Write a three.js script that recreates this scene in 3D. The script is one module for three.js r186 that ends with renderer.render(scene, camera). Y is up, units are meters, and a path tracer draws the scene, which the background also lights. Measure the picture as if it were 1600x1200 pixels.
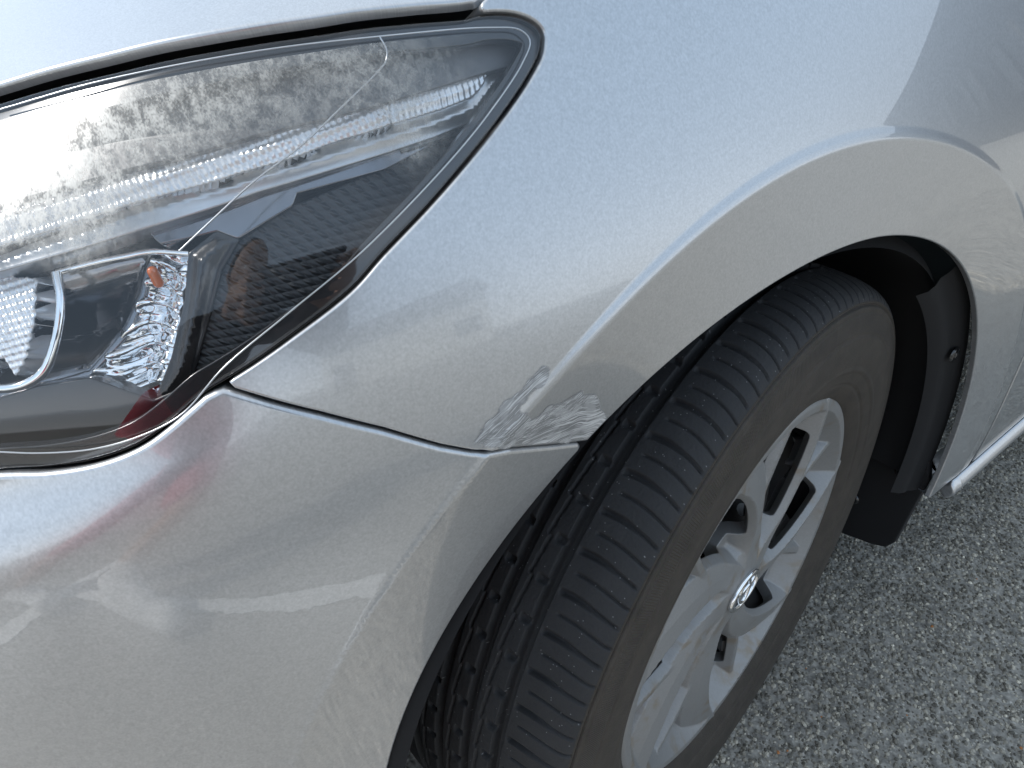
import * as THREE from 'three';
import { mergeGeometries } from 'three/addons/utils/BufferGeometryUtils.js';
import { MarchingCubes } from 'three/addons/objects/MarchingCubes.js';
import { RoundedBoxGeometry } from 'three/addons/geometries/RoundedBoxGeometry.js';

// ------------------------------------------------------------------ camera, sky, sun, exposure
// x runs along the car to its rear, y up, z out of the car's left side; the front-left wheel stands over the origin
const scene = new THREE.Scene();
const CP = new THREE.Vector3(-0.45844514, 0.91099172, 0.33638556);
const CR = new THREE.Vector3(0.7906204, -0.01738125, 0.61205986);
const CU = new THREE.Vector3(0.3620198, 0.81944025, -0.44436397);
const CF = new THREE.Vector3(0.49382288, -0.57290101, -0.65415854);
const FOC = 1177.868;                                    // focal length in pixels of the 1600 x 1200 photograph
const camera = new THREE.PerspectiveCamera(2 * Math.atan(600 / FOC) * 180 / Math.PI, 4 / 3, 0.02, 900);
camera.position.copy(CP); camera.up.copy(CU); camera.lookAt(CP.clone().add(CF)); camera.updateMatrixWorld();
scene.add(camera);
const renderer = new THREE.WebGLRenderer({ antialias: true });
renderer.toneMapping = THREE.LinearToneMapping;
renderer.toneMappingExposure = 2.5;
renderer.shadowMap.enabled = true;

const SUN = new THREE.Vector3(-0.61, 0.66, -0.44).normalize();
const sun = new THREE.DirectionalLight(new THREE.Color(1, 0.965, 0.92), 2.7);
sun.position.copy(SUN).multiplyScalar(20); sun.castShadow = true; sun.shadow.mapSize.set(4096, 4096);
Object.assign(sun.shadow.camera, { left: -6, right: 6, top: 6, bottom: -6, near: 1, far: 60 }); sun.shadow.bias = -0.0004;
scene.add(sun, sun.target);

function smooth(a, b, x) { const t = Math.min(1, Math.max(0, (x - a) / (b - a))); return t * t * (3 - 2 * t); }
const lerp = (a, b, t) => a + (b - a) * t, clamp = (x, a, b) => Math.min(b, Math.max(a, x));
let seed = 7;
function rnd() { seed = (seed * 1664525 + 1013904223) >>> 0; return seed / 4294967296; }
function hash2(i, j, k = 0) { let h = (Math.imul(i, 374761393) + Math.imul(j, 668265263) + Math.imul(k, 1442695041)) >>> 0; h = Math.imul(h ^ (h >>> 13), 1274126177) >>> 0; return ((h ^ (h >>> 16)) >>> 0) / 4294967296; }
function vnoise(x, y, per = 0, k = 0) {
  const i = Math.floor(x), j = Math.floor(y), fx = x - i, fy = y - j, a = fx * fx * (3 - 2 * fx), b = fy * fy * (3 - 2 * fy);
  const m = per ? v => ((v % per) + per) % per : v => v;
  return lerp(lerp(hash2(m(i), m(j), k), hash2(m(i + 1), m(j), k), a), lerp(hash2(m(i), m(j + 1), k), hash2(m(i + 1), m(j + 1), k), a), b);
}
function fbm(x, y, per, oct = 4, k = 0) { let s = 0, w = 0.5, t = 0; for (let o = 0; o < oct; o++) { s += w * vnoise(x, y, per, k + o); t += w; w *= 0.5; x *= 2; y *= 2; per *= 2; } return s / t; }

{ // clear day: deep blue overhead, pale towards the horizon, a few thin clouds
  const w = 1024, h = 512, d = new Float32Array(w * h * 4);
  for (let j = 0; j < h; j++) for (let i = 0; i < w; i++) {
    const el = ((j + 0.5) / h - 0.5) * Math.PI, az = (i + 0.5) / w * Math.PI * 2;
    const s = Math.max(0, Math.sin(el)), g = Math.pow(1 - s, 5);
    const cl = smooth(0.52, 0.78, fbm(i / w * 8, j / h * 14, 8, 5, 31)) * smooth(0.03, 0.25, s) * 0.35;
    let c = [lerp(0.28, 0.7, g), lerp(0.375, 0.74, g), lerp(0.5, 0.77, g)];
    c = c.map((v, k) => lerp(v, [0.37, 0.425, 0.49][k], 0.8 * smooth(0.6, 0.95, s)));
    c = c.map((v, k) => lerp(v, [0.8, 0.8, 0.81][k], cl));
    if (el < 0) c = [0.14, 0.14, 0.135];
    d.set([c[0], c[1], c[2], 1], (j * w + i) * 4);
  }
  const t = new THREE.DataTexture(d, w, h, THREE.RGBAFormat, THREE.FloatType);
  t.mapping = THREE.EquirectangularReflectionMapping; t.magFilter = t.minFilter = THREE.LinearFilter; t.wrapS = THREE.RepeatWrapping; t.needsUpdate = true;
  scene.background = t; scene.environment = t;
}

// ------------------------------------------------------------------ helpers
const V = (x, y, z) => new THREE.Vector3(x, y, z);
const taken = {};
function numbered(n) { taken[n] = (taken[n] ?? -1) + 1; return taken[n] ? n + '_' + String(taken[n]).padStart(3, '0') : n; }
function mesh(name, g, m, parent) { const o = new THREE.Mesh(g, m); o.name = parent ? name : numbered(name); o.castShadow = o.receiveShadow = true; (parent || scene).add(o); return o; }
function group(name, parent) { const o = new THREE.Group(); o.name = parent ? name : numbered(name); (parent || scene).add(o); return o; }
function tag(o, label, category, grp) { Object.assign(o.userData, { label, category }); if (grp) o.userData.group = grp; return o; }
function spline(X, Y) {               // natural cubic spline; returns [value, slope]
  const n = X.length, a = new Float64Array(n), m = new Float64Array(n), c = new Float64Array(n), d = new Float64Array(n);
  for (let i = 1; i < n - 1; i++) {
    const h0 = X[i] - X[i - 1], h1 = X[i + 1] - X[i], b = 2 * (h0 + h1), r = 6 * ((Y[i + 1] - Y[i]) / h1 - (Y[i] - Y[i - 1]) / h0);
    const q = b - h0 * c[i - 1]; c[i] = h1 / q; d[i] = (r - h0 * d[i - 1]) / q;
  }
  for (let i = n - 2; i > 0; i--) m[i] = d[i] - c[i] * m[i + 1];
  return x => {
    let i = 0; while (i < n - 2 && x > X[i + 1]) i++;
    const h = X[i + 1] - X[i], p = (X[i + 1] - x) / h, q = (x - X[i]) / h;
    if (q > 1) { const s = (Y[n - 1] - Y[n - 2]) / h + h / 6 * m[n - 2]; return [Y[n - 1] + s * (x - X[n - 1]), s]; }
    if (p > 1) { const s = (Y[1] - Y[0]) / h - h / 6 * m[1]; return [Y[0] + s * (x - X[0]), s]; }
    return [p * Y[i] + q * Y[i + 1] + ((p * p * p - p) * m[i] + (q * q * q - q) * m[i + 1]) * h * h / 6, (Y[i + 1] - Y[i]) / h + h / 6 * ((1 - 3 * p * p) * m[i] + (3 * q * q - 1) * m[i + 1])];
  };
}
const smax = (a, b, k) => { const h = clamp(0.5 + 0.5 * (a - b) / k, 0, 1); return lerp(b, a, h) + k * h * (1 - h); };
const smin = (a, b, k) => -smax(-a, -b, k);
function polySDF(pts) {               // positive inside
  const n = pts.length, F = new Float64Array(n * 2); pts.forEach((p, i) => { F[2 * i] = p[0]; F[2 * i + 1] = p[1]; });
  return (x, y) => {
    let d = 1e9, c = false;
    for (let i = 0, j = n - 1; i < n; j = i++) {
      const ax = F[2 * j], ay = F[2 * j + 1], bx = F[2 * i], by = F[2 * i + 1], ex = bx - ax, ey = by - ay, wx = x - ax, wy = y - ay;
      const t = clamp((wx * ex + wy * ey) / (ex * ex + ey * ey + 1e-18), 0, 1), qx = wx - t * ex, qy = wy - t * ey;
      d = Math.min(d, qx * qx + qy * qy);
      if ((ay > y) !== (by > y) && x < (bx - ax) * (y - ay) / (by - ay) + ax) c = !c;
    }
    return (c ? 1 : -1) * Math.sqrt(d);
  };
}
function smoothLine(pts, n) {         // Catmull-Rom through 2D points
  const c = new THREE.CatmullRomCurve3(pts.map(p => V(p[0], p[1], 0)), false, 'centripetal');
  return c.getPoints(n).map(p => [p.x, p.y]);
}
// a sheet P(u, v) kept where f(u, v) > 0, with an optional rolled edge (hem: radius, depth) along its outline
function sheet({ f, box: [u0, u1, v0, v1], step, P, hem, uvScale = 1, flip = false, back = 0 }) {
  const nx = Math.ceil((u1 - u0) / step), ny = Math.ceil((v1 - v0) / step), W = nx + 1;
  const du = (u1 - u0) / nx, dv = (v1 - v0) / ny, val = new Float64Array(W * (ny + 1));
  for (let j = 0; j <= ny; j++) for (let i = 0; i <= nx; i++) val[j * W + i] = f(u0 + i * du, v0 + j * dv) || 1e-12;
  const pos = [], nor = [], uv = [], idx = [], uvp = [], segs = [], gid = new Int32Array(W * (ny + 1)).fill(-1), eid = new Map();
  const a = V(), b = V(), c = V(), d = V(), e = 4e-4;
  function frame(u, v) {
    P(u + e, v, a); P(u - e, v, b); P(u, v + e, c); P(u, v - e, d);
    const tu = a.clone().sub(b), tv = c.clone().sub(d), n = tu.clone().cross(tv).normalize(); if (flip) n.negate();
    return { tu: tu.multiplyScalar(0.5 / e), tv: tv.multiplyScalar(0.5 / e), n };
  }
  function vert(u, v) { const p = V(); P(u, v, p); const { n } = frame(u, v); pos.push(p.x, p.y, p.z); nor.push(n.x, n.y, n.z); uv.push(u * uvScale, v * uvScale); uvp.push(u, v); return pos.length / 3 - 1; }
  const gv = k => gid[k] < 0 ? (gid[k] = vert(u0 + (k % W) * du, v0 + Math.floor(k / W) * dv)) : gid[k];
  function ev(k, l) {
    const key = k < l ? k * 1e7 + l : l * 1e7 + k; if (eid.has(key)) return eid.get(key);
    let ua = u0 + (k % W) * du, va = v0 + Math.floor(k / W) * dv, ub = u0 + (l % W) * du, vb = v0 + Math.floor(l / W) * dv, fa = val[k], fb = val[l], t = fa / (fa - fb);
    const ft = f(lerp(ua, ub, t), lerp(va, vb, t));           // one secant step
    if (Math.abs(ft) > 1e-9) { if ((ft > 0) === (fa > 0)) t = t + (1 - t) * ft / (ft - fb); else t = t * fa / (fa - ft); }
    t = clamp(t, 0.002, 0.998);
    const r = vert(lerp(ua, ub, t), lerp(va, vb, t)); eid.set(key, r); return r;
  }
  function tri(k0, k1, k2) {
    const K = [k0, k1, k2], s = K.map(k => val[k] > 0), n = s[0] + s[1] + s[2];
    const put = (x, y, z) => flip ? idx.push(x, z, y) : idx.push(x, y, z);
    if (n === 3) put(gv(k0), gv(k1), gv(k2));
    else if (n === 1) { const i = s.indexOf(true), A = K[i], B = K[(i + 1) % 3], C = K[(i + 2) % 3], p = ev(A, B), q = ev(A, C); put(gv(A), p, q); segs.push([p, q]); }
    else if (n === 2) { const i = s.indexOf(false), A = K[i], B = K[(i + 1) % 3], C = K[(i + 2) % 3], p = ev(A, B), q = ev(A, C); put(p, gv(B), gv(C)); put(p, gv(C), q); segs.push([q, p]); }
  }
  for (let j = 0; j < ny; j++) for (let i = 0; i < nx; i++) {
    const k = j * W + i; if (val[k] < -0.05 && val[k + W + 1] < -0.05) continue;
    if ((i + j) & 1) { tri(k, k + 1, k + W); tri(k + 1, k + W + 1, k + W); } else { tri(k, k + 1, k + W + 1); tri(k, k + W + 1, k + W); }
  }
  if (hem) {
    const [rr, depth, steps = 4] = hem, made = new Map(), rows = steps + 1, eg = 1e-3;
    const col = q => {
      if (made.has(q)) return made.get(q);
      const u = uvp[2 * q], v = uvp[2 * q + 1], { tu, tv, n } = frame(u, v), p = V(pos[3 * q], pos[3 * q + 1], pos[3 * q + 2]);
      const gu = (f(u + eg, v) - f(u - eg, v)), gvv = (f(u, v + eg) - f(u, v - eg));
      // outward direction in the sheet: perpendicular (in space) to the outline's tangent
      const tan = tu.clone().multiplyScalar(-gvv).addScaledVector(tv, gu).normalize(), out = tan.clone().cross(n).normalize();
      const ref = tu.clone().multiplyScalar(-gu).addScaledVector(tv, -gvv); if (out.dot(ref) < 0) out.negate();
      const first = pos.length / 3;
      for (let s = 1; s <= rows; s++) {
        const al = Math.min(1, s / steps) * Math.PI / 2, dn = s > steps ? (typeof depth === 'function' ? depth(u, v) : depth) : rr * (1 - Math.cos(al));
        const x = p.clone().addScaledVector(out, rr * Math.sin(al)).addScaledVector(n, -dn), m = out.clone().multiplyScalar(Math.sin(al)).addScaledVector(n, Math.cos(al));
        pos.push(x.x, x.y, x.z); nor.push(m.x, m.y, m.z); uv.push(u * uvScale + rr * s / steps, v * uvScale);
      }
      made.set(q, first); return first;
    };
    for (const [p, q] of segs) {
      let a0 = p, b0 = q; const A = col(p), B = col(q);
      for (let s = 0; s < rows; s++) { const a1 = A + s, b1 = B + s; if (flip) idx.push(a0, b0, a1, b0, b1, a1); else idx.push(b0, a0, a1, b0, a1, b1); a0 = a1; b0 = b1; }
    }
  }
  if (back) {                                                   // a second face behind, so that the piece has thickness
    const n0 = pos.length / 3, m0 = idx.length;
    for (let k = 0; k < n0; k++) { pos.push(pos[3 * k] - nor[3 * k] * back, pos[3 * k + 1] - nor[3 * k + 1] * back, pos[3 * k + 2] - nor[3 * k + 2] * back); nor.push(-nor[3 * k], -nor[3 * k + 1], -nor[3 * k + 2]); uv.push(uv[2 * k], uv[2 * k + 1]); }
    for (let k = 0; k < m0; k += 3) idx.push(idx[k] + n0, idx[k + 2] + n0, idx[k + 1] + n0);
    for (const [p, q] of segs) idx.push(p, q, q + n0, p, q + n0, p + n0);
  }
  const g = new THREE.BufferGeometry();
  g.setAttribute('position', new THREE.Float32BufferAttribute(pos, 3)); g.setAttribute('normal', new THREE.Float32BufferAttribute(nor, 3)); g.setAttribute('uv', new THREE.Float32BufferAttribute(uv, 2)); g.setIndex(idx);
  return g;
}
function gridGeo(nu, nv, fn, closed = false) {       // fn(i/nu, j/nv) -> Vector3 ; smooth normals
  const pos = [], uv = [], idx = [];
  for (let j = 0; j <= nv; j++) for (let i = 0; i <= nu; i++) { const p = fn(i / nu, j / nv); pos.push(p.x, p.y, p.z); uv.push(p.u ?? i / nu, p.v ?? j / nv); }
  for (let j = 0; j < nv; j++) for (let i = 0; i < nu; i++) { const k = j * (nu + 1) + i; idx.push(k, k + 1, k + nu + 2, k, k + nu + 2, k + nu + 1); }
  const g = new THREE.BufferGeometry(); g.setAttribute('position', new THREE.Float32BufferAttribute(pos, 3)); g.setAttribute('uv', new THREE.Float32BufferAttribute(uv, 2)); g.setIndex(idx); g.computeVertexNormals(); return g;
}
function tube(pts, r, seg = 120, rad = 6, closed = false) { return new THREE.TubeGeometry(new THREE.CatmullRomCurve3(pts, closed, 'centripetal'), seg, r, rad, closed); }
function canvasTex(w, h, fn, { srgb = false, rep = [1, 1] } = {}) {    // fn(i, j) -> [r, g, b] 0..1
  const d = new Uint8Array(w * h * 4);
  for (let j = 0; j < h; j++) for (let i = 0; i < w; i++) { const c = fn(i, j); for (let k = 0; k < 3; k++) d[(j * w + i) * 4 + k] = clamp(c[k] ?? c[0], 0, 1) * 255; d[(j * w + i) * 4 + 3] = 255; }
  const t = new THREE.DataTexture(d, w, h); t.wrapS = t.wrapT = THREE.RepeatWrapping; t.magFilter = THREE.LinearFilter; t.minFilter = THREE.LinearMipmapLinearFilter; t.generateMipmaps = true; if (srgb) t.colorSpace = THREE.SRGBColorSpace; t.repeat.set(...rep); t.needsUpdate = true; return t;
}
const RGB = (r, g, b) => new THREE.Color().setRGB(r, g, b);

// ------------------------------------------------------------------ the car's skin: plan outline x height, with the wheel-arch flare
const ARCH = { x: -0.0212, y: 0.3222, R: 0.3715, Rc: 0.44 };
const PLAN = [[3.45, -0.74], [3.43, -0.45], [3.36, -0.2], [3.2, -0.05], [2.9, 0.035], [2.4, 0.083], [1.6, 0.108], [0.8, 0.112], [0.4, 0.115], [0.15, 0.1195], [-0.05, 0.1205], [-0.2, 0.1155], [-0.3, 0.1045], [-0.37, 0.0915], [-0.44, 0.0715], [-0.52, 0.036], [-0.6, -0.0165], [-0.68, -0.09], [-0.75, -0.185], [-0.81, -0.315], [-0.85, -0.49], [-0.865, -0.74]].reverse();
const planS = [0]; for (let i = 1; i < PLAN.length; i++) planS.push(planS[i - 1] + Math.hypot(PLAN[i][0] - PLAN[i - 1][0], PLAN[i][1] - PLAN[i - 1][1]));
{ // shift so that u = 0 where x = 0
  const k = PLAN.findIndex(p => p[0] > 0), t = (0 - PLAN[k - 1][0]) / (PLAN[k][0] - PLAN[k - 1][0]), s0 = lerp(planS[k - 1], planS[k], t); for (let i = 0; i < planS.length; i++) planS[i] -= s0;
}
const U_FRONT = planS[0], U_REAR = planS[planS.length - 1];
const planX = spline(planS, PLAN.map(p => p[0])), planZ = spline(planS, PLAN.map(p => p[1]));
function insetTable(ys, ss) {                                   // slope table -> integrated inset
  const sp = spline(ys, ss), h = 0.002, y0 = 0.1, n = 600, S = [], I = [0];
  for (let i = 0; i <= n; i++) { S.push(sp(y0 + i * h)[0]); if (i) I.push(I[i - 1] + (S[i] + S[i - 1]) / 2 * h); }
  const i0 = Math.round((0.5 - y0) / h), base = I[i0];
  return y => { const t = clamp((y - y0) / h, 0, n - 1.001), i = Math.floor(t), q = (t - i) * h; return I[i] - base + S[i] * q + 0.5 * (S[i + 1] - S[i]) / h * q * q; };
}
const insetSide = insetTable([0.1, 0.2, 0.3, 0.42, 0.5, 0.56, 0.6, 0.65, 0.69, 0.73, 0.77, 0.82, 0.87, 0.92, 1.0, 1.2], [-0.35, -0.22, -0.06, 0, 0.015, 0.03, 0.045, 0.085, 0.18, 0.31, 0.41, 0.48, 0.56, 0.66, 0.7, 0.7]);
const insetFront = insetTable([0.1, 0.2, 0.3, 0.4, 0.5, 0.56, 0.61, 0.66, 0.7, 0.74, 0.78, 0.82, 0.86, 0.9, 1.2], [-0.3, -0.15, -0.04, 0.02, 0.05, 0.07, 0.09, 0.13, 0.25, 0.6, 1.3, 2.2, 2.5, 2.5, 2.5]);
const lampLow = spline([-1.1, -0.9, -0.7, -0.522, -0.411, -0.3], [0.62, 0.625, 0.645, 0.682, 0.709, 0.735]);      // the lamp's lower edge: the bumper rolls over to it
function mainOff(u, y) {                                        // inset of the plain body side, without the flare
  const w = smooth(-0.28, -0.68, u);
  let o = -lerp(insetSide(y), insetFront(y), w);
  if (u < -0.36) {
    const A = 0.9 * smooth(-0.375, -0.56, u), e = y - (lampLow(u)[0] - 0.036), h = 0.038, g = 0.016, q = clamp(e - h, 0, g);
    o -= A * (e <= 0 ? 0 : e < h ? e * e * e / (3 * h * h) : h / 3 + q - q * q / (2 * g));
  }
  return o;
}
function skinOff(u, y) {
  let o = mainOff(u, y);
  const rx = u - ARCH.x, ry = y - ARCH.y, r = Math.hypot(rx, ry);
  if (r < 0.56 && r > 0.05) {                                     // flare: a flat face from the arch edge out to a ridge standing a few millimetres proud of the side
    const c = rx / r, s = ry / r, ue = ARCH.x + ARCH.R * c, uc = ARCH.x + ARCH.Rc * c, yc = ARCH.y + ARCH.Rc * s;
    const ze = 0.1004 - 0.165 * Math.min(ue, 0) ** 2 + 0.03 * Math.max(0, ue - 0.05) - planZ(ue)[0];
    const up = c < 0 ? smooth(0.72, 0.9, s) : smooth(0.2, 0.6, s), zc = mainOff(uc, yc) + lerp(0.0007, 0.0019, up) * smooth(-0.3, 0.1, s), kk = lerp(0.5, 1.1, up);
    const face = zc + (ze - zc) * (ARCH.Rc - r) / (ARCH.Rc - ARCH.R), drop = zc - kk * (r - ARCH.Rc);
    o = smax(o - 0.7 * Math.max(0, ARCH.Rc - r), smin(face, drop, lerp(0.0008, 0.0045, up)), 0.0016);
  }
  return o;
}
function skin(u, y, out = V(), d = 0) {
  const [x, dx] = planX(u), [z, dz] = planZ(u), l = Math.hypot(dx, dz), o = skinOff(u, y) - d;
  return out.set(x - dz / l * o, y, z + dx / l * o);
}
function skinN(u, y) { const e = 6e-4, a = skin(u + e, y), b = skin(u - e, y), c = skin(u, y + e), d = skin(u, y - e); return a.sub(b).cross(c.sub(d)).normalize(); }
function deep(u, y, d, out = V()) { return skin(u, y, out).addScaledVector(skinN(u, y), -d); }       // a surface d metres behind the skin
function rayDir(px, py) { return CF.clone().addScaledVector(CR, (px - 800) / FOC).addScaledVector(CU, -(py - 600) / FOC).normalize(); }
const coarse = []; for (let u = -0.95; u < 1.2; u += 0.02) for (let y = 0.15; y < 1; y += 0.015) { const p = skin(u, y), n = skinN(u, y), q = p.clone().sub(CP), z = q.dot(CF); if (z > 0.05 && n.dot(q) < 0) coarse.push([u, y, 800 + FOC * q.dot(CR) / z, 600 - FOC * q.dot(CU) / z]); }
function onSkin(px, py, d = 0) {       // photo pixel -> (u, y) on the surface d behind the skin
  const D = rayDir(px, py); let best = coarse[0], bd = 1e18;
  for (const c of coarse) { const q = (c[2] - px) ** 2 + (c[3] - py) ** 2; if (q < bd) { bd = q; best = c; } }
  let [u, y] = best, t = skin(u, y).sub(CP).length();
  for (let k = 0; k < 30; k++) {
    const e = 5e-4, p0 = deep(u, y, d), r = CP.clone().addScaledVector(D, t).sub(p0);
    const pu = deep(u + e, y, d).sub(p0).divideScalar(e), pv = deep(u, y + e, d).sub(p0).divideScalar(e);
    // r + t' D - pu u' - pv v' = 0
    const M = new THREE.Matrix3().set(pu.x, pv.x, -D.x, pu.y, pv.y, -D.y, pu.z, pv.z, -D.z).invert(), s = r.applyMatrix3(M), m = Math.min(1, 0.05 / (Math.hypot(s.x, s.y) + 1e-9));
    u += s.x * m; y += s.y * m; t += s.z * m; if (Math.hypot(s.x, s.y) < 1e-7) break;
  }
  return [u, y];
}
const px2 = (list, d = 0) => list.map(([x, y]) => onSkin(x, y, d));

// ------------------------------------------------------------------ materials
const flake = canvasTex(512, 512, (i, j) => { const a = hash2(i, j, 3), b = hash2(i >> 1, j >> 1, 5); const v = 0.77 + 0.14 * a + 0.09 * b; return [v, v, v]; }, { rep: [1 / 0.36, 1 / 0.36] });
const paint = new THREE.MeshPhysicalMaterial({ color: RGB(0.5, 0.51, 0.52), map: flake, metalness: 0.7, roughness: 0.29, clearcoat: 1, clearcoatRoughness: 0.01 });
const blackPlastic = new THREE.MeshStandardMaterial({ color: RGB(0.005, 0.005, 0.006), roughness: 0.85 });
const glossBlack = new THREE.MeshPhysicalMaterial({ color: RGB(0.01, 0.01, 0.011), roughness: 0.22, clearcoat: 0.5 });
const lensMat = new THREE.MeshPhysicalMaterial({ color: RGB(1, 1, 1), roughness: 0.02, transmission: 1, thickness: 0, ior: 1.58, clearcoat: 0 });
const chrome = new THREE.MeshStandardMaterial({ color: RGB(0.82, 0.83, 0.84), metalness: 1, roughness: 0.08 });
const satin = new THREE.MeshStandardMaterial({ color: RGB(0.5, 0.51, 0.52), metalness: 0.9, roughness: 0.28 });
const greyPlastic = new THREE.MeshStandardMaterial({ color: RGB(0.1, 0.102, 0.106), metalness: 0.3, roughness: 0.4 });
const prism = new THREE.MeshPhysicalMaterial({ color: RGB(0.7, 0.72, 0.74), metalness: 0.6, roughness: 0.2, clearcoat: 1, clearcoatRoughness: 0.05 });
const smokeChrome = new THREE.MeshStandardMaterial({ color: RGB(0.2, 0.2, 0.21), metalness: 1, roughness: 0.12 });
const amber = new THREE.MeshPhysicalMaterial({ color: RGB(0.5, 0.11, 0.01), roughness: 0.15, clearcoat: 1 });
const glassDark = new THREE.MeshPhysicalMaterial({ color: RGB(0.35, 0.4, 0.38), roughness: 0.02, transmission: 1, thickness: 0, ior: 1.5 });
const weave = canvasTex(256, 256, (i, j) => { const r = Math.floor(j / 16), k = (i + (r & 1 ? 16 : 0) + (j % 16)) % 32, t = Math.sin(Math.PI * (k % 16) / 16) * (k < 16 ? 1 : 0.35) * Math.sin(Math.PI * ((j % 16) + 0.5) / 16); return [0.15 + 0.8 * t]; }, { rep: [1 / 0.062, 1 / 0.062] });
const carbon = new THREE.MeshStandardMaterial({ color: RGB(0.028, 0.03, 0.032), roughness: 0.42, bumpMap: weave, bumpScale: 0.0013 });

// ------------------------------------------------------------------ outlines on the skin (photo pixels where the frame shows them)
const lampTopPx = [[0, 157], [80, 134], [167, 113], [267, 90], [400, 67], [500, 53], [567, 43], [650, 35], [733, 28], [747, 24]];
const lampRightPx = [[770, 21], [800, 22], [820, 27], [833, 33], [845, 43], [850, 53], [850, 68], [847, 84], [827, 123], [783, 187], [733, 250], [667, 326], [600, 396], [550, 452], [450, 530], [390, 572], [350, 597]];
const lampLowPx = [[317, 617], [267, 660], [217, 695], [150, 720], [67, 734], [0, 738]];
const lampTop = px2(lampTopPx), lampRight = px2(lampRightPx), lampLower = px2(lampLowPx);
const ext = (p, q, u) => [u, p[1] + (p[1] - q[1]) / (p[0] - q[0]) * (u - p[0])];        // straight on beyond the frame
const lampFront = [ext(lampLower[5], lampLower[3], -0.56), ext(lampLower[5], lampLower[3], -0.62), [-0.72, 0.655], [-0.8, 0.65], [-0.87, 0.665], [-0.9, 0.7], [-0.885, 0.735], [-0.82, 0.765], [-0.72, 0.79], ext(lampTop[0], lampTop[2], -0.6), ext(lampTop[0], lampTop[2], -0.55)];
const lampPoly = smoothLine([...lampTop, ...lampRight, ...lampLower, ...lampFront, lampTop[0]], 420);
const lampF = polySDF(lampPoly);
const gapPx = [[345, 603], [400, 620], [500, 646], [600, 671], [690, 697], [740, 706], [800, 702], [860, 697], [930, 690]];
const gap = px2(gapPx);
const joint = gap[gap.length - 1], inArch = [joint[0] + 0.1, joint[1] - 0.05];
const shut = [...px2([[747, 24], [752, 0]]), [-0.215, 0.878], [-0.18, 0.893], [-0.1, 0.91], [0.1, 0.932], [0.4, 0.957], [0.78, 0.985]];
const archF = (u, y) => Math.hypot(u - ARCH.x, y - ARCH.y) - ARCH.R;
const GAP = 0.0007, HEM = 0.0014;
const hemDepth = (u, y) => archF(u, y) < 0.004 ? 0.006 : 0.02;
const P0 = (u, y, o) => skin(u, y, o);

function mirrorGeo(g) {                                    // the same piece on the car's other side
  const m = g.clone(), p = m.attributes.position, n = m.attributes.normal, ix = m.index.array.slice();
  for (let i = 0; i < p.count; i++) { p.setZ(i, -1.48 - p.getZ(i)); n.setZ(i, -n.getZ(i)); }
  for (let i = 0; i < ix.length; i += 3) { const t = ix[i + 1]; ix[i + 1] = ix[i + 2]; ix[i + 2] = t; }
  m.setIndex(new THREE.BufferAttribute(ix, 1)); return m;
}
const car = group('silver_car');
tag(car, 'silver car with hazed headlight, scraped wheel arch edge and plastic wheel cover', 'car');

// fender
{
  const poly = polySDF([inArch, ...gap.slice().reverse(), ...lampRight.slice().reverse().map(p => p), ...shut, [0.455, 0.962], [0.452, 0.6], [0.447, 0.44], [0.446, 0.32], [0.44, 0.262], [0.3, 0.262], [0, 0.35]]);
  const f = (u, y) => Math.min(poly(u, y) - GAP - HEM, archF(u, y), u < 0.2 ? lampF(u, y) * -1 - GAP - HEM : 1);
  // the sheet's rows follow the arch, packed closer along the flare's ridge
  const R = b => b - 0.014 * Math.tanh((b - ARCH.Rc) / 0.02), U = (a, b) => ARCH.x + R(b) * Math.cos(a / 0.5), Y = (a, b) => ARCH.y + R(b) * Math.sin(a / 0.5);
  const g = sheet({ f: (a, b) => f(U(a, b), Y(a, b)), box: [-0.12, 1.3, 0.352, 0.86], step: 0.0021, flip: true, P: (a, b, o) => skin(U(a, b), Y(a, b), o), hem: [HEM, (a, b) => R(b) < ARCH.R + 0.004 ? 0.006 : 0.02] });
  mesh('fender', g, paint, car); mesh('fender', mirrorGeo(g), paint, car);
}
// bumper: from the arch round the front to the far side
{
  const poly = polySDF([inArch, ...gap.slice().reverse(), ...px2([[317, 617], [267, 660], [217, 695], [150, 720], [67, 734], [0, 738]]), ...lampFront.slice(0, 6), [-0.94, 0.735], [-1.05, 0.75], [U_FRONT - 0.02, 0.757], [U_FRONT - 0.02, 0.17], [-0.7, 0.17], [-0.42, 0.2], [-0.2, 0.25]]);
  const f = (u, y) => Math.min(poly(u, y) - 0.0005 - 0.003, archF(u, y), -lampF(u, y) - 0.0005 - 0.003);
  const g = sheet({ f, box: [U_FRONT - 0.001, -0.15, 0.16, 0.78], step: 0.0026, P: P0, hem: [0.0028, hemDepth, 6] });
  mesh('front_bumper', g, paint, car); mesh('front_bumper', mirrorGeo(g), paint, car);
}
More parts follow.
